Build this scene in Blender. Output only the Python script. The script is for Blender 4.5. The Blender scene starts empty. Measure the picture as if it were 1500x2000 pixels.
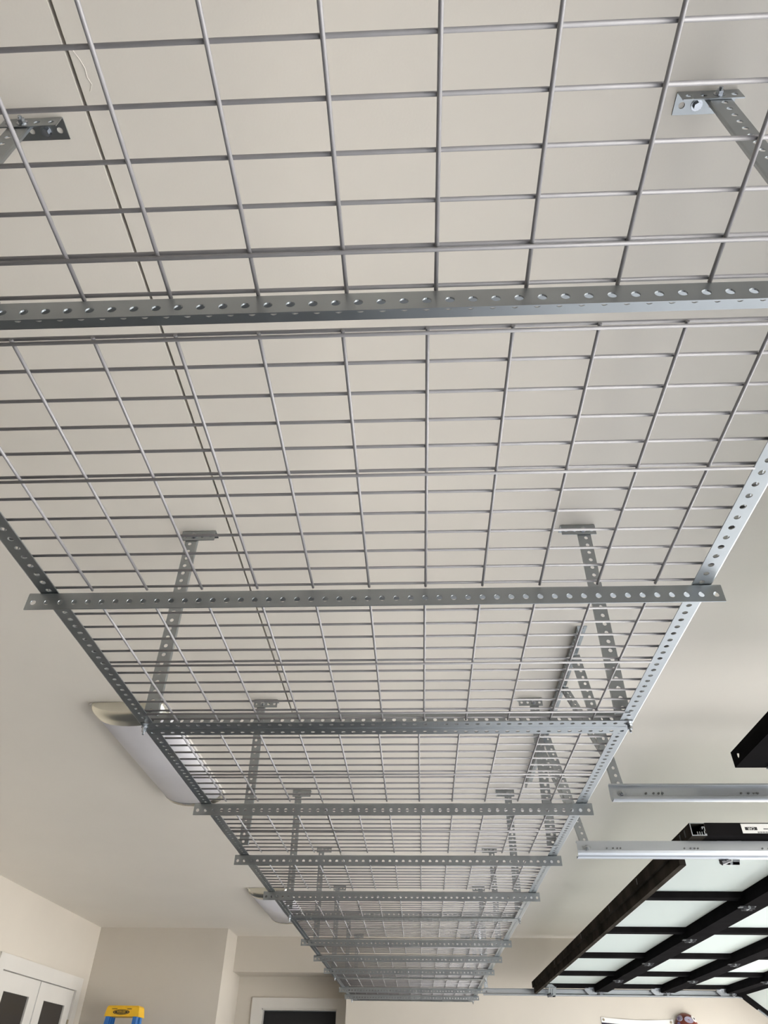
import bpy, math, random
from mathutils import Vector, Matrix

random.seed(7)
S = 0.0272            # metres per layout unit (about an inch)
FZ = 62.0             # camera height above the floor, in units
PI = math.pi
SC = bpy.context.scene
COL = SC.collection


def P(x, y, z):
    return Vector((x * S, y * S, (z + FZ) * S))


# ------------------------------------------------------------------ camera
F_PX, PITCH, ROLL, YAW = 1350.0, 0.698273, 0.016576, -0.052572
cp, sp, cy, sy, cr, sr = math.cos(PITCH), math.sin(PITCH), math.cos(YAW), math.sin(YAW), math.cos(ROLL), math.sin(ROLL)
fw = Vector((sy * cp, cy * cp, sp))
rt = Vector((cy, -sy, 0))
up = rt.cross(fw)
r2 = cr * rt + sr * up
u2 = -sr * rt + cr * up
cam_d = bpy.data.cameras.new('camera')
cam_d.sensor_fit = 'VERTICAL'
cam_d.sensor_height = 36.0
cam_d.lens = F_PX / 2000.0 * 36.0
cam_d.clip_start = 0.02
cam_d.clip_end = 200
cam = bpy.data.objects.new('camera', cam_d)
COL.objects.link(cam)
M = Matrix((r2, u2, -fw)).transposed().to_4x4()
M.translation = P(0, 0, 0)
cam.matrix_world = M
SC.camera = cam

# ------------------------------------------------------------------ light and exposure
world = bpy.data.worlds.new('sky')
SC.world = world
world.use_nodes = True
bg = world.node_tree.nodes['Background']
bg.inputs[0].default_value = (0.80, 0.90, 1.0, 1)
bg.inputs[1].default_value = 2.0
sun_d = bpy.data.lights.new('sun', 'SUN')
sun_d.energy = 40.0
sun_d.angle = math.radians(0.6)
sun_d.color = (1.0, 0.97, 0.93)
sun = bpy.data.objects.new('sun', sun_d)
COL.objects.link(sun)
sun.location = P(260, 100, 150)
sun.rotation_euler = Vector((-0.83, 0.06, -0.55)).to_track_quat('-Z', 'Y').to_euler()
# portals only guide the sampling of the sky through the two open garage doorways
for (ya, yb) in ((-112, 86), (122, 322)):
    pd = bpy.data.lights.new('door_portal', 'AREA')
    pd.shape = 'RECTANGLE'
    pd.size = (yb - ya) * S
    pd.size_y = 84 * S
    pd.cycles.is_portal = True
    po = bpy.data.objects.new('door_portal', pd)
    COL.objects.link(po)
    po.matrix_world = Matrix(((0, 0, 1, 0), (1, 0, 0, 0), (0, 1, 0, 0), (0, 0, 0, 1)))
    po.location = P(143.5, (ya + yb) / 2, -20)
SC.view_settings.view_transform = 'Standard'
SC.view_settings.look = 'None'
SC.view_settings.gamma = 1.0
SC.view_settings.use_curve_mapping = False
SC.view_settings.exposure = 0.37


# ------------------------------------------------------------------ materials
def mat(name, col, rough=0.5, metal=0.0, var=0.0, vscale=8.0, bump=0.0, bscale=60.0, spec=0.5, trans=0.0, coat=0.0, aniso=None):
    m = bpy.data.materials.new(name)
    m.use_nodes = True
    nt = m.node_tree
    b = nt.nodes['Principled BSDF']
    b.inputs['Base Color'].default_value = (*col, 1)
    b.inputs['Roughness'].default_value = rough
    b.inputs['Metallic'].default_value = metal
    b.inputs['Specular IOR Level'].default_value = spec
    b.inputs['Transmission Weight'].default_value = trans
    b.inputs['Coat Weight'].default_value = coat
    if var > 0 or bump > 0:
        tc = nt.nodes.new('ShaderNodeTexCoord')
    if var > 0:
        nz = nt.nodes.new('ShaderNodeTexNoise')
        nz.inputs['Scale'].default_value = vscale
        nz.inputs['Detail'].default_value = 5
        if aniso:
            mp = nt.nodes.new('ShaderNodeMapping')
            mp.inputs['Scale'].default_value = aniso
            nt.links.new(tc.outputs['Object'], mp.inputs['Vector'])
            nt.links.new(mp.outputs['Vector'], nz.inputs['Vector'])
        else:
            nt.links.new(tc.outputs['Object'], nz.inputs['Vector'])
        rp = nt.nodes.new('ShaderNodeValToRGB')
        rp.color_ramp.elements[0].position = 0.3
        rp.color_ramp.elements[1].position = 0.7
        rp.color_ramp.elements[0].color = (*[max(0, c * (1 - var)) for c in col], 1)
        rp.color_ramp.elements[1].color = (*[min(1, c * (1 + var)) for c in col], 1)
        nt.links.new(nz.outputs['Fac'], rp.inputs['Fac'])
        nt.links.new(rp.outputs['Color'], b.inputs['Base Color'])
        if metal > 0.3:
            mr = nt.nodes.new('ShaderNodeMapRange')
            mr.inputs['To Min'].default_value = rough - 0.03
            mr.inputs['To Max'].default_value = rough + 0.05
            nt.links.new(nz.outputs['Fac'], mr.inputs['Value'])
            nt.links.new(mr.outputs['Result'], b.inputs['Roughness'])
    if bump > 0:
        n2 = nt.nodes.new('ShaderNodeTexNoise')
        n2.inputs['Scale'].default_value = bscale
        n2.inputs['Detail'].default_value = 3
        nt.links.new(tc.outputs['Object'], n2.inputs['Vector'])
        bp = nt.nodes.new('ShaderNodeBump')
        bp.inputs['Strength'].default_value = bump
        bp.inputs['Distance'].default_value = 0.002
        nt.links.new(n2.outputs['Fac'], bp.inputs['Height'])
        nt.links.new(bp.outputs['Normal'], b.inputs['Normal'])
    return m


MAT = {
    'ceiling': mat('ceiling_paint', (0.71, 0.66, 0.59), 0.55, var=0.02, vscale=1.3, bump=0.08, bscale=220, spec=0.35),
    'wall': mat('wall_paint', (0.57, 0.52, 0.45), 0.6, var=0.02, vscale=2.0, bump=0.08, bscale=220, spec=0.3),
    'white': mat('white_trim_paint', (0.63, 0.60, 0.555), 0.4, var=0.02, vscale=4),
    'floor': mat('concrete_floor', (0.14, 0.15, 0.168), 0.5, var=0.08, vscale=3, bump=0.15),
    'drive': mat('driveway_concrete', (0.72, 0.72, 0.71), 0.8, var=0.1, vscale=2, bump=0.2),
    'galv': mat('galvanized_steel', (0.36, 0.38, 0.39), 0.37, 1.0, var=0.05, vscale=14),
    'zinc': mat('bright_zinc', (0.48, 0.50, 0.53), 0.25, 0.95, var=0.06, vscale=30),
    'track': mat('galvanized_track', (0.46, 0.48, 0.505), 0.38, 1.0, var=0.04, vscale=5, aniso=(1, 8, 8)),
    'wire': mat('grey_coated_wire', (0.27, 0.26, 0.265), 0.40, 0.1, var=0.05, vscale=40, bump=0.1, bscale=120),
    'alu': mat('black_anodized_aluminium', (0.0105, 0.0098, 0.0100), 0.5, 0.0, var=0.2, vscale=8, spec=0.0),
    'bronze': mat('dusty_bronze_aluminium', (0.034, 0.0295, 0.0245), 0.55, 0.0, var=0.35, vscale=9, bump=0.05, spec=0.0),
    'frost': mat('frosted_glass', (0.74, 0.84, 0.84), 0.5, 0.0, spec=0.5),
    'lens': mat('acrylic_lens', (0.62, 0.60, 0.62), 0.35, 0.0, var=0.02, vscale=5, spec=0.5),
    'nickel': mat('satin_nickel', (0.70, 0.68, 0.60), 0.27, 1.0),
    'darkglass': mat('dark_window_glass', (0.030, 0.026, 0.023), 0.35, 0.0, spec=0.4),
    'black': mat('dark_door_paint', (0.006, 0.006, 0.007), 0.6),
    'yellow': mat('yellow_plastic', (0.86, 0.50, 0.02), 0.45, var=0.05, vscale=20),
    'blue': mat('blue_fibreglass', (0.03, 0.17, 0.52), 0.4, var=0.06, vscale=30),
    'ink': mat('black_ink', (0.012, 0.012, 0.012), 0.6),
    'paper': mat('white_label_paper', (0.78, 0.77, 0.74), 0.6),
    'navy': mat('navy_cloth', (0.018, 0.014, 0.028), 0.85, var=0.2, vscale=60, bump=0.2, bscale=300),
    'cloth': mat('white_canvas', (0.76, 0.73, 0.70), 0.85, bump=0.2, bscale=300),
    'maroon': mat('maroon_shell', (0.17, 0.035, 0.02), 0.35, var=0.15, vscale=25),
    'purple': mat('purple_patch', (0.16, 0.12, 0.25), 0.5),
    'hingesteel': mat('dark_hinge_steel', (0.06, 0.06, 0.065), 0.4, 0.6),
    'lilac': mat('faded_lilac_patch', (0.34, 0.31, 0.40), 0.6),
    'rubber': mat('grey_nylon', (0.12, 0.12, 0.12), 0.5),
    'brass': mat('dull_brass', (0.35, 0.30, 0.22), 0.4, 0.8),
}


# frosted glass scatters light through to the ceiling above the raised door
_nt = MAT['frost'].node_tree
_tr = _nt.nodes.new('ShaderNodeBsdfTranslucent')
_tr.inputs['Color'].default_value = (0.93, 0.945, 0.935, 1)
_mx = _nt.nodes.new('ShaderNodeMixShader')
_mx.inputs['Fac'].default_value = 0.76
_nt.links.new(_nt.nodes['Principled BSDF'].outputs[0], _mx.inputs[1])
_nt.links.new(_tr.outputs[0], _mx.inputs[2])
_nt.links.new(_mx.outputs[0], _nt.nodes['Material Output'].inputs['Surface'])


# ------------------------------------------------------------------ mesh helpers (all coordinates in units)
class MB:
    def __init__(self):
        self.v, self.f = [], []

    def add(self, vs, fs):
        n = len(self.v)
        self.v += [tuple(a) for a in vs]
        self.f += [tuple(i + n for i in f) for f in fs]
        return self

    def box(self, x0, x1, y0, y1, z0, z1):
        vs = [(x, y, z) for z in (z0, z1) for y in (y0, y1) for x in (x0, x1)]
        return self.add(vs, [(0, 2, 3, 1), (4, 5, 7, 6), (0, 1, 5, 4), (2, 6, 7, 3), (0, 4, 6, 2), (1, 3, 7, 5)])

    def cyl(self, a, b, r, n=10, r1=None, caps=True):
        a, b = Vector(a), Vector(b)
        d = (b - a).normalized()
        q = Vector((0, 0, 1)) if abs(d.z) < 0.9 else Vector((1, 0, 0))
        e = d.cross(q).normalized()
        g = d.cross(e)
        r1 = r if r1 is None else r1
        vs = []
        for c, rr in ((a, r), (b, r1)):
            for k in range(n):
                t = 2 * PI * k / n
                vs.append(c + e * (rr * math.cos(t)) + g * (rr * math.sin(t)))
        fs = [(k, (k + 1) % n, n + (k + 1) % n, n + k) for k in range(n)]
        if caps:
            fs += [tuple(range(n))[::-1], tuple(range(n, 2 * n))]
        return self.add(vs, fs)

    def tube(self, pts, r, n=8):
        for p, q in zip(pts, pts[1:]):
            self.cyl(p, q, r, n)
        return self

    def sweep(self, prof, frames, closed=True):
        """prof: (a,b) pairs; frames: (origin, A, B)"""
        n = len(prof)
        vs = []
        for o, A, B in frames:
            vs += [Vector(o) + Vector(A) * a + Vector(B) * b for a, b in prof]
        fs = []
        m = n if closed else n - 1
        for k in range(len(frames) - 1):
            for i in range(m):
                j = (i + 1) % n
                fs.append((k * n + i, k * n + j, (k + 1) * n + j, (k + 1) * n + i))
        if closed:
            fs += [tuple(range(n))[::-1], tuple((len(frames) - 1) * n + i for i in range(n))]
        return self.add(vs, fs)

    def prism(self, poly, y0, y1, plane='xz'):
        n = len(poly)
        if plane == 'xz':
            vs = [(a, y0, b) for a, b in poly] + [(a, y1, b) for a, b in poly]
        elif plane == 'yz':
            vs = [(y0, a, b) for a, b in poly] + [(y1, a, b) for a, b in poly]
        else:
            vs = [(a, b, y0) for a, b in poly] + [(a, b, y1) for a, b in poly]
        fs = [(k, (k + 1) % n, n + (k + 1) % n, n + k) for k in range(n)] + [tuple(range(n))[::-1], tuple(range(n, 2 * n))]
        return self.add(vs, fs)

    def mesh(self, name, local=False, smooth=False):
        me = bpy.data.meshes.new(name)
        if local:
            vs = [(a * S, b * S, c * S) for a, b, c in self.v]
        else:
            vs = [P(*a) for a in self.v]
        me.from_pydata(vs, [], self.f)
        import bmesh
        bm = bmesh.new()
        bm.from_mesh(me)
        bmesh.ops.recalc_face_normals(bm, faces=bm.faces)
        bm.to_mesh(me)
        bm.free()
        if smooth:
            me.shade_smooth()
        return me


def put(name, me, material, parent=None, mw=None):
    if not me.materials:
        me.materials.append(MAT[material] if isinstance(material, str) else material)
    o = bpy.data.objects.new(name, me)
    COL.objects.link(o)
    if parent is not None:
        o.parent = parent
        o.matrix_parent_inverse = parent.matrix_basis.inverted()
    if mw is not None:
        if parent is not None:
            o.matrix_basis = mw
        else:
            o.matrix_world = mw
    return o


def obj(name, mb, material, parent=None, smooth=False):
    return put(name, mb.mesh(name, smooth=smooth), material, parent)


def tag(o, label, cat, group=None):
    o['label'] = label
    o['category'] = cat
    o['kind'] = 'thing'
    if group:
        o['group'] = group
    return o


def thing(name, loc, label, cat, group=None):
    o = bpy.data.objects.new(name, None)
    COL.objects.link(o)
    o.empty_display_size = 0.05
    o.matrix_world = Matrix.Translation(P(*loc))
    return tag(o, label, cat, group)


def part_empty(name, loc, parent):
    o = bpy.data.objects.new(name, None)
    COL.objects.link(o)
    o.empty_display_size = 0.03
    o.parent = parent
    o.matrix_parent_inverse = parent.matrix_basis.inverted()
    o.matrix_basis = Matrix.Translation(P(*loc))
    bpy.context.view_layer.update()
    return o


def struct(name, mb, material, label=None):
    o = obj(name, mb, material)
    o['kind'] = 'structure'
    if label:
        o['label'] = label
    return o


# perforated plate and angle iron ------------------------------------------------
FL, TH, HR, HO, BR = 1.42, 0.075, 0.205, 0.84, 0.16


def ring(mb, n, u0, u1, v0, v1, cu, cv, r, to3, t0, t1):
    per = n // 4
    corners = [(u0, v0), (u1, v0), (u1, v1), (u0, v1)]
    bd = []
    for k in range(4):
        a, b = corners[k], corners[(k + 1) % 4]
        for i in range(per):
            s = i / per
            bd.append((a[0] + (b[0] - a[0]) * s, a[1] + (b[1] - a[1]) * s))
    hp = [(cu + r * math.cos(-0.75 * PI + 2 * PI * i / n), cv + r * math.sin(-0.75 * PI + 2 * PI * i / n)) for i in range(n)]
    vs = [to3(u, v, t0) for u, v in bd] + [to3(u, v, t0) for u, v in hp] + [to3(u, v, t1) for u, v in bd] + [to3(u, v, t1) for u, v in hp]
    fs = []
    for i in range(n):
        j = (i + 1) % n
        fs.append((i, j, n + j, n + i))
        fs.append((2 * n + i, 3 * n + i, 3 * n + j, 2 * n + j))
        fs.append((n + i, n + j, 3 * n + j, 3 * n + i))
    mb.add(vs, fs)


_angles = {}


def angle_mesh(L, n=16):
    """perforated angle iron along local x; one flange along +y, the other along +z, outer bend at the origin"""
    key = (round(L, 3), n)
    if key in _angles:
        return _angles[key]
    mb = MB()
    cells = max(1, round(L))
    pitch = L / cells
    flat = [lambda u, v, t: (u, v, t), lambda u, v, t: (u, t, v)]
    for to3 in flat:
        for c in range(cells):
            u0, u1 = c * pitch, (c + 1) * pitch
            ring(mb, n, u0, u1, BR, FL, (u0 + u1) / 2, HO, HR, to3, 0.0, TH)
        # free edge and the two ends
        mb.add([to3(0, FL, 0), to3(L, FL, 0), to3(L, FL, TH), to3(0, FL, TH)], [(0, 1, 2, 3)])
        for u in (0, L):
            mb.add([to3(u, BR, 0), to3(u, FL, 0), to3(u, FL, TH), to3(u, BR, TH)], [(0, 1, 2, 3)])
    # rounded bend
    pr = []
    for k in range(5):
        a = PI + (PI / 2) * k / 4
        pr.append((BR + BR * math.cos(a), BR + BR * math.sin(a)))
    pr2 = []
    for k in range(5):
        a = 1.5 * PI - (PI / 2) * k / 4
        pr2.append((BR + (BR - TH) * math.cos(a), BR + (BR - TH) * math.sin(a)))
    prof = pr + pr2
    mb.sweep(prof, [((0, 0, 0), (0, 1, 0), (0, 0, 1)), ((L, 0, 0), (0, 1, 0), (0, 0, 1))])
    me = mb.mesh('perforated_angle', local=True)
    _angles[key] = me
    return me


def angle(name, p0, p1, V, W, parent, material='galv', n=16):
    """angle iron from p0 to p1 (units); flange one runs along V, flange two along W"""
    a, b = Vector(p0), Vector(p1)
    L = (b - a).length
    U = (b - a).normalized()
    V, W = Vector(V), Vector(W)
    V = (V - U * V.dot(U)).normalized()
    W = (W - U * W.dot(U) - V * W.dot(V)).normalized()
    o = a
    if U.cross(V).dot(W) < 0:
        o, U = b, -U
    me = angle_mesh(L, n)
    mw = Matrix((U, V, W)).transposed().to_4x4()
    mw.translation = P(*o)
    return put(name, me, material, parent, mw)


def strap(name, p0, p1, V, W, parent, depth=0.24, material='galv', n=16):
    """perforated hanger strap: wide holed face along V, narrow plain return flange along W at the V=0 edge"""
    a, b = Vector(p0), Vector(p1)
    L = (b - a).length
    U = (b - a).normalized()
    V, W = Vector(V), Vector(W)
    V = (V - U * V.dot(U)).normalized()
    W = (W - U * W.dot(U) - V * W.dot(V)).normalized()
    mb = MB()
    cells = max(1, round(L))
    pt = L / cells
    to3 = lambda u, v, t: a + U * u + V * v + W * t
    for c in range(cells):
        ring(mb, n, c * pt, (c + 1) * pt, 0.08, FL, (c + 0.5) * pt, HO, HR, to3, 0.0, TH)
    mb.add([to3(0, FL, 0), to3(L, FL, 0), to3(L, FL, TH), to3(0, FL, TH)], [(0, 1, 2, 3)])
    for u in (0, L):
        mb.add([to3(u, 0.08, 0), to3(u, FL, 0), to3(u, FL, TH), to3(u, 0.08, TH)], [(0, 1, 2, 3)])
    prof = [(0.08, 0.0), (0.0, 0.08), (0.0, depth), (TH, depth), (TH, 0.1), (0.1, TH)]
    mb.sweep(prof, [(to3(0, 0, 0), V, W), (to3(L, 0, 0), V, W)])
    return obj(name, mb, material, parent)


def hexbolt(mb, c, d, r=0.28, h=0.22, shank=0.45):
    c, d = Vector(c), Vector(d).normalized()
    mb.cyl(c, c + d * 0.05, r * 1.45, 14)
    mb.cyl(c + d * 0.05, c + d * (0.05 + h), r, 6)
    if shank:
        mb.cyl(c + d * (0.05 + h), c + d * (0.05 + h + shank), r * 0.5, 8)
    return mb


# ------------------------------------------------------------------ the room
ZC = 49.3
XL, XR, YB, YN = -127.5, 141.0, 332.0, -260.0
mb = MB()
mb.box(XL - 6, -21.09, YN - 6, YB + 30, ZC, ZC + 5)
mb.box(-20.81, XR + 6, YN - 6, YB + 30, ZC, ZC + 5)
mb.box(-21.09, -20.81, YN - 6, YB + 30, ZC + 0.8, ZC + 5)
struct('ceiling', mb, 'ceiling')
# a hairline of cracked paint beside the joint
mb = MB()
pts = [(-20.55, 13.6, ZC), (-20.3, 14.1, ZC), (-20.15, 14.6, ZC), (-20.2, 15.1, ZC), (-20.05, 15.5, ZC), (-20.3, 15.9, ZC)]
mb.tube(pts, 0.035, 6)
o = struct('trim_1', mb, 'ceiling', 'raised paint crack beside the ceiling joint')
struct('floor', MB().box(XL - 6, XR + 3, YN - 6, YB + 30, -FZ - 4, -FZ), 'floor')
struct('road_driveway', MB().box(XR + 3.1, XR + 900, YN - 500, YB + 600, -FZ - 4, -FZ - 0.6), 'drive')
struct('wall_near', MB().box(XL - 6, XR + 6, YN - 6, YN, -FZ, ZC), 'wall')
# left wall with the opening of the double door
DY0, DY1, DZ = 245.6, 303.8, 27.3
mb = MB()
mb.box(XL - 6, XL, YN, DY0, -FZ, ZC)
mb.box(XL - 6, XL, DY0, DY1, DZ, ZC)
mb.box(XL - 6, XL, DY1, YB + 24, -FZ, ZC)
struct('wall_left', mb, 'wall')
# back wall: a boxed-out corner, the recess of the dark door, and the plain stretch behind the garage door
mb = MB()
mb.box(XL, -76.0, 315.0, YB + 24, -FZ, ZC)
struct('wall_back_left', mb, 'wall')
mb = MB()
mb.box(-76.0, -29.2, YB + 1, YB + 24, 36.8, ZC)
mb.box(-76.0, -65.2, 347.0, YB + 24, -FZ, 36.8)
mb.box(-34.0, -29.2, 347.0, YB + 24, -FZ, 36.8)
mb.box(-65.2, -34.0, 347.0, YB + 24, 25.8, 36.8)
struct('wall_back_recess', mb, 'wall')
struct('wall_back', MB().box(-29.2, XR + 6, YB, YB + 24, -FZ, ZC), 'wall')
# right wall with two garage doorways
mb = MB()
for (a, b) in ((YN, -112), (86, 122), (322, YB)):
    mb.box(XR, XR + 6, a, b, -FZ, 23)
mb.box(XR, XR + 6, YN, YB, 23, ZC)
struct('wall_right', mb, 'wall')

# double door in the left wall -----------------------------------------------------
mb = MB()
mb.box(XL, XL + 0.9, DY0 - 4.0, DY0, -FZ, DZ + 4.0)
mb.box(XL, XL + 0.9, DY1, DY1 + 4.0, -FZ, DZ + 4.0)
mb.box(XL, XL + 0.9, DY0, DY1, DZ, DZ + 4.0)
d1 = obj('door_1', mb, 'white')
d1['kind'] = 'structure'
d1['label'] = 'white casing of the glazed double door in the left wall'
ym = (DY0 + DY1) / 2 + 0.1
for (a, b) in ((DY0 + 0.15, ym - 0.36), (ym + 0.36, DY1 - 0.15)):
    mb = MB()
    x0, x1 = XL - 1.6, XL + 0.15
    ga, gb = a + 5.4, b - 5.4
    mb.box(x0, x1, a, ga, -FZ + 0.4, DZ - 0.2)
    mb.box(x0, x1, gb, b, -FZ + 0.4, DZ - 0.2)
    mb.box(x0, x1, ga, gb, 22.3, DZ - 0.2)
    mb.box(x0, x1, ga, gb, -FZ + 0.4, -FZ + 10)
    lf = obj('door_leaf', mb, 'white', d1)
    obj('pane', MB().box(x0 + 0.5, x1 - 0.55, ga, gb, -FZ + 10, 22.3), 'darkglass', lf)
for zz in (17.0, -20.0, -50.0):
    mb = MB()
    mb.cyl((XL + 0.35, DY1 - 0.15, zz - 1.6), (XL + 0.35, DY1 - 0.15, zz + 1.6), 0.35, 8)
    obj('hinge', mb, 'brass', d1)
mb = MB()
mb.cyl((XL + 0.1, ym - 3, -24), (XL + 1.6, ym - 3, -24), 0.5, 8)
mb.cyl((XL + 1.6, ym - 3, -24), (XL + 1.6, ym - 6.5, -24), 0.35, 8)
obj('door_handle', mb, 'brass', d1)

# dark door in the recess ------------------------------------------------------------
mb = MB()
mb.box(-69.4, -65.2, 346.2, 347, -FZ, 29.4)
mb.box(-34.0, -29.9, 346.2, 347, -FZ, 29.4)
mb.box(-65.2, -34.0, 346.2, 347, 25.8, 29.4)
d2 = obj('door_2', mb, 'white')
d2['kind'] = 'structure'
d2['label'] = 'white casing around the black door in the recess of the back wall'
mb = MB()
for (a, b) in ((-65.2, -64.7), (-34.5, -34.0)):
    mb.box(a, b, 347, 353, -FZ, 25.8)
mb.box(-65.2, -34.0, 347, 353, 25.3, 25.8)
obj('door_jamb', mb, 'white', d2)
mb = MB()
mb.box(-64.6, -34.6, 350.2, 352, -FZ + 0.3, 25.2)
for (a, b) in ((-61, -51.5), (-47.5, -38)):
    for (c, d) in ((-4, 20), (-52, -12)):
        mb.box(a, b, 349.8, 350.2, c, d)
dl = obj('door_leaf', mb, 'black', d2)
obj('door_handle', MB().cyl((-37, 350, -24), (-37, 348, -24), 1.0, 10).cyl((-37, 348.6, -24), (-37, 347.6, -24), 1.3, 10), 'brass', dl)

# ------------------------------------------------------------------ overhead racks
H = 27.47             # height of the wire deck above the camera
WD = 0.19             # wire diameter
ZU = H - 0.15 - TH    # underside of the rails
XA, XB = -26.95, 20.75
WX = 4.0
WY = 1.938

_w = {}


def wire_mesh(L, r, n=10):
    k = (round(L, 2), r, n)
    if k not in _w:
        _w[k] = MB().cyl((0, 0, 0), (L, 0, 0), r, n).mesh('wire', local=True, smooth=True)
        for p in _w[k].polygons:
            if len(p.vertices) > 4:
                p.use_smooth = False
    return _w[k]


def panel(rack, y0, xo, stiff, single):
    ks = 12
    Ly = WY * (ks - 1) + 0.25
    xs = [xo + WX * k for k in range(-8, 8) if XA + 0.9 < xo + WX * k < XB - 0.9]
    x0, x1 = XA + 0.45, XB - 0.45
    R = WD / 2
    items = []
    for x in xs:
        items.append(((x, y0 - 0.12, H), (0, 1, 0), Ly))
    for k in range(ks):
        items.append(((x0, y0 + WY * k, H + WD * 0.93), (1, 0, 0), x1 - x0))
    for k in stiff:
        items.append(((x0 + 0.9, y0 + WY * k + 0.02, H - WD * 0.93), (1, 0, 0), x1 - x0 - 1.8))
    if single:
        pe = part_empty('wire_panel', ((XA + XB) / 2, y0, H), rack)
        for p, d, L in items:
            me = wire_mesh(L, R)
            if d[0]:
                mw = Matrix.Identity(4)
            else:
                mw = Matrix.Rotation(PI / 2, 4, 'Z')
            mw.translation = P(*p)
            put('wire', me, 'wire', pe, mw)
    else:
        mb = MB()
        for p, d, L in items:
            mb.cyl(p, Vector(p) + Vector(d) * L, R, 8)
        o = obj('wire_panel', mb, 'wire', rack, smooth=True)
        o['kind'] = 'stuff'


def bracket_and_post(rack, x_in, side, yb, y_off, zbot):
    """side -1: left row, +1: right row. ceiling bracket with its two bolts, and the post hanging from it"""
    if side < 0:
        bx0, bx1 = -26.4, -22.55
        px_in, px_out = -24.45, -25.87
    else:
        bx0, bx1 = 16.7, 20.5
        px_in, px_out = 18.45, 19.87
    if yb < 20:
        sh = 0.75 if side > 0 else -0.15
        bx0, bx1, px_in, px_out = bx0 + sh, bx1 + sh, px_in + sh * 0.8, px_out + sh * 0.8
    # ceiling flange runs back along the ceiling, the other flange hangs down in front
    br = angle('ceiling_bracket', (bx0, yb, ZC), (bx1, yb, ZC), (0, 1, 0), (0, 0, -1), rack)
    mb = MB()
    sx = bx0 + 1.43 if side > 0 else bx1 - 1.43
    hexbolt(mb, (sx, yb + HO, ZC - TH), (0, 0, -1), 0.25, 0.25, 0)
    obj('ceiling_screw', mb, 'zinc', br)
    mb = MB()
    tx = bx1 - 1.43 if side > 0 else bx0 + 1.43
    hexbolt(mb, (tx, yb, ZC - HO), (0, -1, 0), 0.25, 0.22, 0.18)
    obj('bolt', mb, 'zinc', br)
    # post: face towards the camera, second flange on the inner side
    zt = ZC - 0.35
    y = yb + TH + 0.02
    p = strap('post', (px_in, y, zt), (px_in, y + y_off, zbot), (px_out - px_in, 0, 0), (0, 1, 0), rack)
    return p


def rack(name, ya, yb, beams, label, posts, panels, end_a=True):
    r = thing(name, ((XA + XB) / 2, (ya + yb) / 2, H), label, 'storage rack', 'row of overhead storage racks')
    # side rails, horizontal flange inwards, vertical flange up at the outer edge
    angle('side_rail', (XA, ya, ZU), (XA, yb, ZU), (1, 0, 0), (0, 0, 1), r)
    angle('side_rail', (XB, ya, ZU), (XB, yb, ZU), (-1, 0, 0), (0, 0, 1), r)
    # end beams, vertical flange up at the very end
    for y, d in ((ya, 1), (yb, -1)):
        angle('end_beam', (XA + 0.25, y, ZU - TH - 0.01), (XB - 0.25, y, ZU - TH - 0.01), (0, d, 0), (0, 0, 1), r)
    for y in beams:
        angle('cross_beam', (XA - 0.62, y, ZU - 0.01), (XB + 0.48, y, ZU - 0.01), (0, 1, 0), (0, 0, -1), r)
    for x in (XA + 0.35, XB - 0.35):
        mb = MB()
        hexbolt(mb, (x, yb - 0.45, ZU - TH), (0, 0.0, -1), 0.22, 0.4, 0.3)
        obj('bolt', mb, 'zinc', r)
    for (yp, yoff) in posts:
        for s in (-1, 1):
            bracket_and_post(r, 0, s, yp, yoff, ZU - 0.1 if s else 0)
    for (y0, xo, stiff, single) in panels:
        panel(r, y0, xo, stiff, single)
    return r


rack('overhead_rack', -32.0, 65.0, [-6.5, 17.15, 40.75],
     'galvanized overhead rack with grey wire deck, nearest of the four in the row', [(17.3, 0.0), (61.4, 0.3)],
     [(-28.6, 0.7, (0, 5, 10), False), (-4.1, 1.25, (0, 5, 10), True), (19.45, 0.886, (0, 5), True), (42.4, 0.83, (5, 10), True)])
rack('overhead_rack', 65.12, 162.28, [88.0, 112.3, 137.0],
     'galvanized overhead rack with grey wire deck, second from the camera, beside the longer-looking ceiling light', [(106.0, 0.6), (150.5, 0.6)],
     [(66.55, 0.32, (0, 6), True), (90.3, 0.5, (5,), True), (114.6, 0.45, (5,), False), (139.2, 0.6, (5,), False)])
rack('overhead_rack', 162.42, 259.55, [186.8, 211.6, 236.2],
     'galvanized overhead rack with grey wire deck, third from the camera, beside the smaller-looking ceiling light', [(195.0, 0.3), (239.5, 0.3)],
     [(163.8, 0.4, (5,), False), (188.6, 0.5, (5,), False), (213.4, 0.3, (5,), False), (236.9, 0.6, (5,), False)])
rack('overhead_rack', 259.7, 328.5, [283.5, 306.0],
     'short galvanized overhead rack with grey wire deck, last of the row at the back wall', [(284.0, 0.3), (325.0, 0.3)],
     [(261.0, 0.4, (5,), False), (284.9, 0.5, (5,), False), (306.8, 0.3, (5,), False)])


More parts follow.
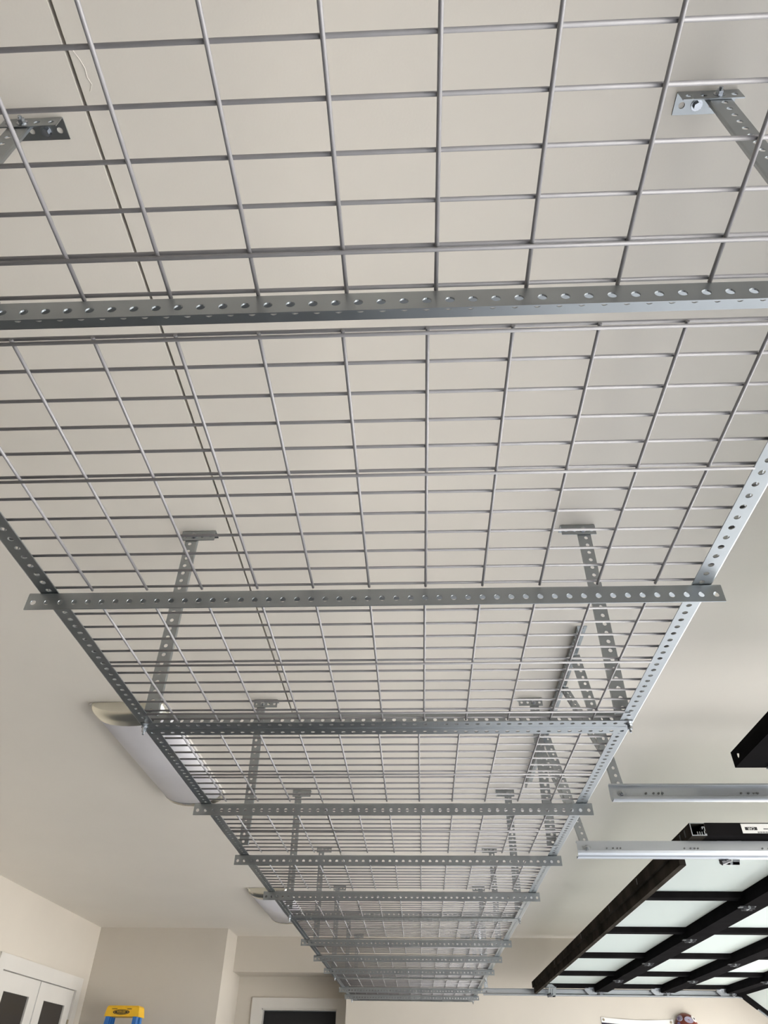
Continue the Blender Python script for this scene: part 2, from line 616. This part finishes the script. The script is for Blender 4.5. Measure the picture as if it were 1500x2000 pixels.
# ------------------------------------------------------------------ ceiling lights
def ceiling_light(y0, y1, label):
    x0, x1, dz = -54.2, -41.6, 2.9
    cx, hw = (x0 + x1) / 2, (x1 - x0) / 2
    t = thing('ceiling_light', (cx, (y0 + y1) / 2, ZC), label, 'ceiling light', 'ceiling lights')

    def prof(k=1.0, n=18):
        out = []
        for i in range(n + 1):
            a = PI * i / n
            c, s = math.cos(a), math.sin(a)
            out.append((-hw * k * math.copysign(abs(c) ** 0.9, c), -0.35 - (dz - 0.35) * k * abs(s) ** 0.95))
        return out

    # pan against the ceiling
    obj('pan', MB().box(x0 - 0.2, x1 + 0.2, y0 + 0.3, y1 - 0.3, ZC - 0.4, ZC), 'white', t)
    pr = prof(0.985)
    n = len(pr)
    mb = MB()
    ys = [y0 + 2.6, y1 - 2.6]
    vs = [(cx + a, y, ZC + b) for y in ys for a, b in pr]
    fs = [(i, i + 1, n + i + 1, n + i) for i in range(n - 1)]
    fs += [tuple(range(n))[::-1], tuple(range(n, 2 * n))]
    mb.add(vs, fs)
    obj('lens', mb, 'lens', t, smooth=True)
    # scooped end caps: an outer rim and a sloping inner face
    for (ye, d) in ((y0, 1), (y1, -1)):
        rings = [(ye + d * 3.2, 1.0, 1.0), (ye + d * 1.5, 1.0, 1.0), (ye + d * 0.95, 0.995, 0.965), (ye + d * 0.5, 0.98, 0.88), (ye + d * 0.2, 0.955, 0.77), (ye + d * 0.05, 0.93, 0.66), (ye, 0.9, 0.55), (ye - d * 0.02, 0.3, 0.2)]
        vs, fs = [], []
        for (y, kx, kz) in rings:
            vs += [(cx + a * kx, y, ZC + b * kz) for a, b in prof(1.0)]
        for q in range(len(rings) - 1):
            for i in range(n - 1):
                fs.append((q * n + i, q * n + i + 1, (q + 1) * n + i + 1, (q + 1) * n + i))
        fs.append(tuple((len(rings) - 1) * n + i for i in range(n)))
        mb = MB().add(vs, fs)
        obj('end_cap', mb, 'nickel', t, smooth=True)
    return t


ceiling_light(106.6, 153.5, 'long white ceiling light with scooped end cap, the nearer of the two')
ceiling_light(243.0, 289.0, 'white ceiling light half hidden by the far racks, the farther of the two')


# ------------------------------------------------------------------ garage door tracks
ZT0, ZT1 = 28.65, 31.0


def track(y, d, x0, label, y_brace, ang_y0, ang_y1, xend=118.5, curve=True):
    """C channel along x at y, opening towards d (+1/-1 in y)"""
    t = thing('garage_door_track', (x0, y, ZT0), label, 'door track', 'garage door tracks')
    th = 0.07
    w = 1.1
    # profile in (a = along d, b = up): web with a rounded lower lip and a short upper lip
    out = [(0, 0.95), (0.06, 0.62), (0.2, 0.3), (0.42, 0.09), (0.7, 0.0), (w + 0.2, 0.0), (w + 0.4, 0.12), (w + 0.4, 0.42)]
    top = ZT1 - ZT0
    outer = [(w * 0.55, top - 0.22), (w * 0.5, top), (0, top)] + out
    inner = [(w + 0.4 - th, 0.42), (w + 0.4 - th, 0.16), (w + 0.16, th), (0.72, th), (0.47, 0.15), (0.26, 0.34), (0.13, 0.64), (th, 0.97), (th, top - th), (w * 0.5 - th, top - th), (w * 0.5 - th * 0.5, top - 0.22)]
    prof = outer + inner
    R = 15.0
    frames = [((x0, y, ZT0), (0, d, 0), (0, 0, 1)), ((xend, y, ZT0), (0, d, 0), (0, 0, 1))]
    if curve:
        for k in range(1, 9):
            a = (PI / 2) * k / 8
            frames.append(((xend + (R) * math.sin(a), y, ZT0 - R * (1 - math.cos(a))), (0, d, 0), (math.sin(a), 0, math.cos(a))))
        frames.append(((xend + R, y, -FZ), (0, d, 0), (1, 0, 0)))
    obj('channel', MB().sweep(prof, frames), 'track', t)
    rv = MB().cyl((0, -0.2, 0), (0, 0.2, 0), 0.13, 8).mesh('rivet', local=True)
    for k in range(4 if y < 200 else 0):
        for dx in (0, 0.95, 1.6, 2.1):
            put('rivet', rv, 'rubber', t, Matrix.Translation(P(x0 + 4.6 + 12 * k + dx, y + d * TH * 0.5, ZT0 + 1.25)))
    # ceiling angle with two hanging straps
    if ang_y0 is not None:
        angle('ceiling_angle', (22.3, ang_y0, ZC), (22.3, ang_y1, ZC), (1, 0, 0), (0, 0, -1), t)
        yw = y - d * 0.08
        h0, h1 = Vector((22.6, y_brace[0], ZC - 0.4)), Vector((x0 + 0.75, yw, ZT0 + 1.0))
        strap('hanger', h0, h1, (1, 0, 0), (0, 1, 0), t, 0.3)
        e = h0.lerp(h1, 0.80) + Vector((0.1, 0.25, 0))
        angle('hanger', (22.6, y_brace[1], ZC - 0.4), e, (0, -1, 0.3), (1, 0, 0), t)
        mb = MB()
        hexbolt(mb, (x0 + 1.5, y + (d * 0.1 if d < 0 else -0.15), ZT0 + 1.25), (0, -1, 0), 0.3, 0.28, 0.3)
        obj('bolt', mb, 'zinc', t)
    return t


track(92.9, -1, 24.9, 'galvanized channel track end with bolt and rivets below the nearer black garage door', (91.4, 101.9), 83.6, 115.6, curve=True)
track(118.9, 1, 25.2, 'galvanized track passing in front of the black door panel with the white sticker', (121.5, 128.0), 115.9, 146.0)
track(321.2, -1, 24.0, 'galvanized track along the back wall carrying the far ends of the glazed door', (318.0, 309.0), 300.0, 326.0)


# ------------------------------------------------------------------ garage doors
def text_mesh(txt, size, name):
    cu = bpy.data.curves.new(name, 'FONT')
    cu.body = txt
    cu.size = size
    cu.align_x = 'CENTER'
    cu.align_y = 'CENTER'
    cu.extrude = 0.0004
    ob = bpy.data.objects.new(name, cu)
    COL.objects.link(ob)
    dg = bpy.context.evaluated_depsgraph_get()
    me = bpy.data.meshes.new_from_object(ob.evaluated_get(dg))
    bpy.data.objects.remove(ob)
    me.materials.clear()
    me.name = name
    return me


ZP0, ZP1 = 31.2, 33.1   # underside and top of a raised door panel


def slotted_rail(mb, x0, x1, y0, y1, z0, z1, hole=False):
    """hollow box tube along y, open at both ends, with one round hole near its far end if wanted"""
    t = 0.12
    mb.box(x0, x1, y0, y1, z0, z0 + t)
    mb.box(x0, x1, y0, y1, z1 - t, z1)
    ye = y1 - 3.4 if hole else y1
    mb.box(x0, x0 + t, y0, ye, z0 + t, z1 - t)
    if hole:
        ring(mb, 16, ye, y1, z0 + t, z1 - t, y1 - 1.75, z0 + 1.0, 0.42, lambda u, v, w: (x0 + w, u, v), 0.0, t)
    mb.box(x1 - t, x1, y0, y1, z0 + t, z1 - t)


def garage_door(x_left, y0, y1, label, stiles, sections):
    t = thing('garage_door_unit', (x_left, y0, ZP0), label, 'garage door', 'raised garage doors')
    RW = 2.0
    for si, (xa, xb) in enumerate(sections):
        sec = part_empty('door_section', (xa, y0, ZP0), t)
        mb = MB()
        if si == 0:
            slotted_rail(mb, xa, xa + 2.3, y0, y1, ZP0, ZP1, y0 < 0)
        else:
            mb.box(xa, xa + RW, y0, y1, ZP0, ZP1)
        obj('rail', mb, 'bronze' if si == 0 and y0 > 0 else 'alu', sec)
        obj('rail', MB().box(xb - RW, xb - 0.12, y0, y1, ZP0, ZP1), 'alu', sec)
        xi = xa + (2.3 if si == 0 else RW)
        for (a, b) in stiles:
            obj('stile', MB().box(xi, xb - RW, a, b, ZP0, ZP1), 'alu', sec)
        for (s0, s1) in zip(stiles, stiles[1:]):
            obj('pane', MB().box(xi, xb - RW, s0[1], s1[0], ZP1 - 0.75, ZP1 - 0.35), 'frost', sec)
    # a strut under every section joint, hinges at every stile, bright end brackets and rollers
    ZS = 29.9
    for (xa, xb) in sections:
        mb = MB()
        mb.box(xb - 2.3, xb + 2.6, y0 + 4.6, y1 - 1.3, ZS, ZS + 0.1)
        mb.box(xb - 2.3, xb - 2.2, y0 + 4.6, y1 - 1.3, ZS + 0.1, ZP0)
        mb.box(xb + 2.5, xb + 2.6, y0 + 4.6, y1 - 1.3, ZS + 0.1, ZP0)
        obj('strut', mb, 'alu', t)
        for k, (a, b) in enumerate(stiles):
            ym = (a + b) / 2
            if k in (0, len(stiles) - 1):
                yy = a + 1.6 if k == 0 else b - 1.6
                e = -1 if k == 0 else 1
                mb = MB()
                ye = y0 + 4.3 if k == 0 else y1 - 1.25
                mb.prism([(xb - 5.6, ZP0 + 0.2), (xb - 2.0, ZP0 + 0.2), (xb - 1.2, ZS + 0.6), (xb - 1.6, ZS - 0.6), (xb - 4.4, ZS - 0.8), (xb - 5.9, ZS + 0.5)], ye, ye + 0.16)
                mb.box(xb - 4.6, xb - 2.8, ye - 2.0, ye, ZP0 - 0.15, ZP0)
                for (bx, bz) in ((xb - 3.6, ZP0 - 0.5), (xb - 1.4, ZS + 0.5), (xb - 2.6, ZS + 0.1)):
                    mb.cyl((bx, ye - 0.3, bz), (bx, ye + 0.3, bz), 0.3, 6)
                obj('end_hinge', mb, 'track', t)
                mb = MB()
                yr = y0 + 2.8 if k == 0 else y1 - 2.2
                mb.cyl((xb, yr - (-0.3 if k == 0 else 0.9), ZT0 + 1.2), (xb, yr, ZT0 + 1.2), 0.22, 8)
                mb.cyl((xb, yr - 0.35, ZT0 + 1.2), (xb, yr + 0.35, ZT0 + 1.2), 0.85, 14)
                obj('roller', mb, 'zinc', t)
            else:
                mb = MB()
                hx = xb - 1.2
                mb.box(hx - 1.7, hx + 1.5, ym - 0.8, ym + 0.8, ZS - 0.14, ZS)
                mb.box(hx - 1.1, hx + 1.1, ym - 0.85, ym - 0.7, ZS - 0.6, ZS - 0.1)
                mb.box(hx - 1.1, hx + 1.1, ym + 0.7, ym + 0.85, ZS - 0.6, ZS - 0.1)
                hg = obj('hinge', mb, 'hingesteel', t)
                mb = MB()
                mb.cyl((hx, ym - 1.0, ZS - 0.3), (hx, ym + 1.0, ZS - 0.3), 0.3, 10)
                mb.cyl((hx - 1.2, ym, ZS - 0.2), (hx - 1.2, ym, ZS - 0.14), 0.3, 6)
                mb.cyl((hx + 1.0, ym, ZS - 0.2), (hx + 1.0, ym, ZS - 0.14), 0.3, 6)
                obj('hinge_pin', mb, 'galv', hg)
    return t


Y0, Y1 = 116.7, 320.6
secs = [(42.75, 68.1), (68.1, 92.8), (92.8, 117.0)]
stl = [(Y0, 123.2)] + [(c - 3.0, c) for c in (164.0, 203.6, 244.5, 284.6)] + [(Y1 - 3.6, Y1)]
gd = garage_door(42.75, Y0, Y1, 'large raised black garage door with frosted glass panes, facing down near the back wall', stl, secs)
# last section still tilted on the curve of the tracks
sec = part_empty('door_section', (117.2, Y0, ZP0), gd)
A = Vector((math.cos(math.radians(38)), 0, -math.sin(math.radians(38))))
B = Vector((math.sin(math.radians(38)), 0, math.cos(math.radians(38))))
O3 = Vector((117.3, 0, ZP0 - 0.3))


def tilt(mb, a0, a1, y0, y1, b0, b1):
    vs = []
    for b in (b0, b1):
        for y in (y0, y1):
            for a in (a0, a1):
                v = O3 + A * a + B * b
                vs.append((v.x, y, v.z))
    return mb.add(vs, [(0, 2, 3, 1), (4, 5, 7, 6), (0, 1, 5, 4), (2, 6, 7, 3), (0, 4, 6, 2), (1, 3, 7, 5)])


obj('rail', tilt(MB(), 0, 2.9, Y0, Y1, 0, 1.9), 'alu', sec)
obj('rail', tilt(MB(), 23, 26, Y0, Y1, 0, 1.9), 'alu', sec)
for (a, b) in stl:
    obj('stile', tilt(MB(), 2.9, 23, a, b, 0, 1.9), 'alu', sec)
for (s0, s1) in zip(stl, stl[1:]):
    obj('pane', tilt(MB(), 2.9, 23, s0[1], s1[0], 1.15, 1.55), 'frost', sec)
hm = MB()
tilt(hm, 9, 15, Y1 - 2.6, Y1 - 1.6, -0.5, 0)
o = obj('daylight_gap_bar', hm, 'zinc', sec)  # added pale bar standing in for the bright daylight gap beside the tilted section
# strut lip below the leading rail, slots in its side
mb = MB()
mb.box(43.25, 44.3, 127.0, Y1 - 0.6, 29.35, ZP0)
obj('strut', mb, 'bronze', gd)
for yy in (119.6, 122.2, 152, 178, 214, 262):
    o = obj('slot', MB().box(42.70, 42.80, yy - 0.28, yy + 0.28, 31.7, 32.75), 'ink', gd)
    o['label'] = 'dark slot cut in the side of the leading rail'
# screw ports inside the open tube end
mb = MB()
for xx in (43.6, 43.95, 44.3):
    mb.box(xx, xx + 0.14, Y0 - 0.01, Y0 + 3, ZP0 + 0.12, ZP0 + 0.6)
obj('screw_port', mb, 'galv', gd)
# top fixture bracket with its roller at the near and far corner
for (yy, d) in ((Y0 + 4.9, 1), (Y1 - 2.2, -1)):
    mb = MB()
    bx = 48.6
    mb.prism([(bx - 1.2, ZP0 - 0.1), (bx - 0.3, ZP0 + 0.8), (bx + 1.1, ZP0 + 0.8), (bx + 2.3, ZP0 - 0.1)], yy - 2.1, yy - 2.0)
    mb.box(bx - 1.2, bx + 2.6, yy - 2.1, yy + 1.2, ZP0 - 0.15, ZP0)
    for (o0, o1) in ((0.1, 0.55), (0.95, 1.4), (1.8, 2.9)):
        mb.prism([(bx + o0, ZP0 - 0.1), (bx + o1, ZP0 - 0.1), (bx + o1 - 0.75, ZP0 - 3.0), (bx + o0 - 0.75, ZP0 - 3.0)], yy - 0.1, yy + 0.05)
    mb.prism([(bx - 0.6, ZP0 - 2.6), (bx + 2.2, ZP0 - 2.6), (bx + 2.1, ZP0 - 3.0), (bx - 0.7, ZP0 - 3.0)], yy - 0.1, yy + 0.05)
    obj('top_bracket', mb, 'galv', gd)
    mb = MB()
    mb.cyl((bx - 0.2, yy - 1.6, ZT0 + 0.1), (bx - 0.2, yy + 1.2, ZT0 + 0.1), 0.26, 8)
    mb.cyl((bx - 0.9, yy - 0.6, ZT0 - 0.2), (bx + 0.6, yy - 0.6, ZT0 + 0.3), 0.5, 12)
    obj('roller', mb, 'hingesteel', gd)
# bare metal edge of the sawn tube end
mb = MB()
mb.box(42.75, 45.05, Y0 - 0.03, Y0, ZP0, ZP0 + 0.12)
mb.box(42.75, 42.87, Y0 - 0.03, Y0, ZP0 + 0.12, ZP1 - 0.12)
mb.box(42.75, 45.05, Y0 - 0.03, Y0, ZP1 - 0.12, ZP1)
o = obj('cut_edge', mb, 'track', gd)
mb = MB()
for (u, w, z0, z1) in ((44.75, 45.05, ZP0 + 0.12, ZP0 + 0.3), (44.7, 44.82, ZP0 + 0.3, ZP0 + 0.7), (44.5, 44.95, ZP0 + 1.2, ZP0 + 1.32), (44.5, 44.62, ZP0 + 0.95, ZP0 + 1.2), (44.85, 44.95, ZP0 + 0.7, ZP0 + 1.2)):
    mb.box(u, w, Y0 - 0.03, Y0 + 1.0, z0, z1)
obj('profile_lip', mb, 'track', gd)
# white sticker on the near end stile, its print upside down
st = MB().box(50.6, 59.4, Y0 - 0.05, Y0, 31.55, 32.95)
sticker = obj('sticker', st, 'paper', gd)
sticker['label'] = 'white paper sticker printed upside down'
mb = MB()
mb.box(51.1, 52.95, Y0 - 0.07, Y0 - 0.05, 32.0, 32.45)
obj('print', mb, 'ink', sticker)


def flat_text(txt, size, cx, y, cz, material, parent, name='lettering', flip=True):
    me = text_mesh(txt, size * S, name)
    mw = Matrix.Translation(P(cx, y, cz)) @ Matrix.Rotation(PI / 2, 4, 'X')
    if flip:
        mw = mw @ Matrix.Rotation(PI, 4, 'Z')
    return put(name, me, material, parent, mw)


flat_text('CAR', 0.52, 52.02, Y0 - 0.09, 32.22, 'paper', sticker)
flat_text('2', 0.8, 57.6, Y0 - 0.07, 32.4, 'ink', sticker)
mb = MB()
for k in range(16):
    mb.box(52.9 + k * 0.14, 52.9 + k * 0.14 + (0.06 if k % 3 else 0.09), Y0 - 0.06, Y0 - 0.05, 31.58, 31.8)
mb.box(53.9, 55.3, Y0 - 0.06, Y0 - 0.05, 32.12, 32.24)
mb.box(55.5, 55.8, Y0 - 0.06, Y0 - 0.05, 32.08, 32.3)
mb.box(56.1, 56.13, Y0 - 0.06, Y0 - 0.05, 31.6, 32.9)
mb.box(58.0, 58.5, Y0 - 0.06, Y0 - 0.05, 31.9, 32.7)
obj('barcode', mb, 'ink', sticker)

# nearer garage door: only its far corner reaches into the picture
nsecs = [(39.3, 63.8), (63.8, 88.3), (88.3, 112.8)]
nst = [(-112.0, -106.0)] + [(c - 3.0, c) for c in (-66.0, -26.0, 14.0, 54.0)] + [(82.0, 87.3)]
gn = garage_door(39.3, -112.0, 87.3, 'raised black garage door whose corner with a round hole shows at the right edge', nst, nsecs)
mb = MB()
mb.box(43.0, 46.5, 84.4, 87.2, ZP0 - 0.2, ZP0)
mb.cyl((43.4, 85.4, ZP0 - 0.6), (46.4, 85.4, ZP0 - 0.6), 0.4, 10)
obj('top_bracket', mb, 'rubber', gn)

# ------------------------------------------------------------------ step ladder by the back corner
lad = thing('step_ladder', (-106.5, 300, -FZ), 'blue step ladder with a yellow top cap in front of the back corner', 'ladder')
yf = 300.0
mb = MB()
cxl = -106.5
vs = []
for (z, k, ya, yb2) in ((19.5, 6.2, yf - 0.3, yf + 6.5), (22.2, 5.8, yf, yf + 6.0), (22.7, 5.4, yf + 0.4, yf + 5.6)):
    vs += [(cxl - k, ya, z), (cxl + k, ya, z), (cxl + k, yb2, z), (cxl - k, yb2, z)]
fs = [(0, 1, 2, 3), (8, 9, 10, 11)]
for q in (0, 4):
    for i in range(4):
        j = (i + 1) % 4
        fs.append((q + i, q + j, q + 4 + j, q + 4 + i))
mb.add(vs, fs)
cap = obj('top_cap', mb, 'yellow', lad)
# logo: black oval with a pale ring and lettering
yl = yf - 0.18


def oval(mb, cx, cz, rx, rz, y, n=28):
    vs = [(cx + rx * math.cos(2 * PI * k / n), y + (cz - 20.9 + rz * math.sin(2 * PI * k / n)) * 0.11, cz + rz * math.sin(2 * PI * k / n)) for k in range(n)]
    vs += [(a, b + 0.03, c) for a, b, c in vs]
    return mb.add(vs, [tuple(range(n))] + [(k, (k + 1) % n, n + (k + 1) % n, n + k) for k in range(n)])


obj('logo', oval(MB(), cxl - 0.3, 20.75, 3.0, 0.78, yl - 0.02), 'ink', cap)
obj('logo', oval(MB(), cxl - 0.3, 20.75, 2.6, 0.6, yl - 0.05), 'yellow', cap)
obj('logo', oval(MB(), cxl - 0.3, 20.75, 2.45, 0.5, yl - 0.08), 'ink', cap)
flat_text('WERNER', 0.78, cxl - 0.3, yl - 0.14, 20.75, 'yellow', cap, flip=False)
mb = MB()
mb.box(cxl - 3.9, cxl - 2.0, yl - 0.02 + 0.1, yl + 0.15, 21.62, 21.8)
mb.box(cxl + 1.6, cxl + 3.3, yl - 0.02 + 0.1, yl + 0.15, 21.62, 21.8)
obj('print', mb, 'ink', cap)
for s in (-1, 1):
    for (yt, yd) in ((yf + 0.9, -14.0), (yf + 5.0, 8.0)):
        a = Vector((cxl + s * 5.2, yt, 19.6))
        b = Vector((cxl + s * 9.5, yt + yd, -FZ))
        d = (b - a).normalized()
        X = Vector((1, 0, 0))
        X = (X - d * X.dot(d)).normalized()
        Yv = d.cross(X)
        pr = [(-0.35, -1.0), (1.0, -1.0), (1.0, -0.7), (0.0, -0.7), (0.0, 0.7), (1.0, 0.7), (1.0, 1.0), (-0.35, 1.0)]
        pr = [(-s * u, v) for u, v in pr]
        obj('leg', MB().sweep(pr, [(a, X, Yv), (b, X, Yv)]), 'blue', lad)
for k in range(1, 7):
    f = k / 7.0
    yy = yf + 0.9 - 14 * f
    zz = 19.6 + (-FZ - 19.6) * f
    w = 5.2 + 4.3 * f
    obj('step', MB().box(cxl - w, cxl + w, yy - 1.3, yy + 1.7, zz - 0.6, zz), 'galv', lad)

# ------------------------------------------------------------------ things on the back wall
bn = thing('wall_banner', (80, YB - 0.3, 10), 'dark cloth banner with a white grommeted hem on the back wall', 'banner')
xb0, xb1 = 69.3, 96.4
n = 14


def banner(z0, z1, amp, off):
    vs, fs = [], []
    for (k, yy) in ((0, -0.25), (1, -0.12)):
        for i in range(n + 1):
            f = i / n
            sag = -0.55 * math.sin(PI * f) - 0.5 * f
            w = amp * math.sin(f * 17 + off)
            x = xb0 + (xb1 - xb0) * f
            vs.append((x, YB + yy + w, z0 + sag))
            vs.append((x, YB + yy + w, z1 + sag))
    m = 2 * (n + 1)
    for q in (0, m):
        for i in range(n):
            fs.append((q + 2 * i, q + 2 * i + 2, q + 2 * i + 3, q + 2 * i + 1))
    for i in range(n):
        fs.append((2 * i, 2 * i + 2, m + 2 * i + 2, m + 2 * i))
        fs.append((2 * i + 1, 2 * i + 3, m + 2 * i + 3, m + 2 * i + 1))
    fs += [(0, 1, m + 1, m), (2 * n, 2 * n + 1, m + 2 * n + 1, m + 2 * n)]
    return MB().add(vs, fs)


obj('field', banner(-4, 21.6, 0.08, 0), 'navy', bn)
obj('hem', banner(21.6, 23.2, 0.08, 0), 'cloth', bn)
for xx in (xb0 + 0.9, xb1 - 0.9):
    mb = MB()
    mb.cyl((xx, YB - 0.42, 22.4 - (0 if xx < 80 else 0.6)), (xx, YB - 0.2, 22.4 - (0 if xx < 80 else 0.6)), 0.42, 12)
    mb.cyl((xx, YB - 0.6, 22.4 - (0 if xx < 80 else 0.6)), (xx, YB - 0.4, 22.4 - (0 if xx < 80 else 0.6)), 0.2, 10)
    obj('grommet', mb, 'brass', bn)

orn = thing('round_wall_ornament', (101.3, YB - 2, 20.0), 'round maroon ornament with white and purple patches mounted on the back wall', 'wall ornament')


def dome(cx, cz, r, dep, th0=0.0, th1=PI / 2, n=24, m=8, lift=0.0):
    vs, fs = [], []
    for j in range(m + 1):
        t = th0 + (th1 - th0) * j / m
        for i in range(n):
            a = 2 * PI * i / n
            vs.append((cx + (r + lift) * math.sin(t) * math.cos(a), YB - (dep + lift) * math.cos(t), cz + (r + lift) * math.sin(t) * math.sin(a)))
    for j in range(m):
        for i in range(n):
            k = (i + 1) % n
            fs.append((j * n + i, j * n + k, (j + 1) * n + k, (j + 1) * n + i))
    return MB().add(vs, fs)


OX, OZ, ORR, OD = 101.2, 20.4, 4.4, 3.6
obj('shell', dome(OX, OZ, ORR, OD), 'maroon', orn, smooth=True)


def patch(az, el, size, lift, material, sx=1.0):
    c = Vector((math.sin(el) * math.cos(az), -math.cos(el), math.sin(el) * math.sin(az)))
    e1 = c.cross(Vector((0, 1, 0))).normalized()
    e2 = c.cross(e1)
    vs = []
    m = 16
    for k in range(m):
        q = (c + e1 * (size * sx * math.cos(2 * PI * k / m)) + e2 * (size * math.sin(2 * PI * k / m))).normalized()
        for l in (-0.3, lift + 2.0 * size * size):
            vs.append((OX + q.x * (ORR + l), YB + q.y * (OD + l), OZ + q.z * (ORR + l)))
    fs = [tuple(range(1, 2 * m, 2))] + [(2 * k, (2 * k + 2) % (2 * m), (2 * k + 3) % (2 * m), 2 * k + 1) for k in range(m)]
    return obj('patch', MB().add(vs, fs), material, orn)


patch(0.75, 0.95, 0.27, 0.12, 'cloth')
patch(0.75, 0.95, 0.08, 0.2, 'ink')
patch(2.35, 1.0, 0.30, 0.10, 'lilac', 0.8)
patch(2.45, 1.08, 0.16, 0.2, 'purple')
patch(2.9, 0.9, 0.14, 0.2, 'purple')
patch(1.4, 0.5, 0.26, 0.08, 'lilac', 1.5)
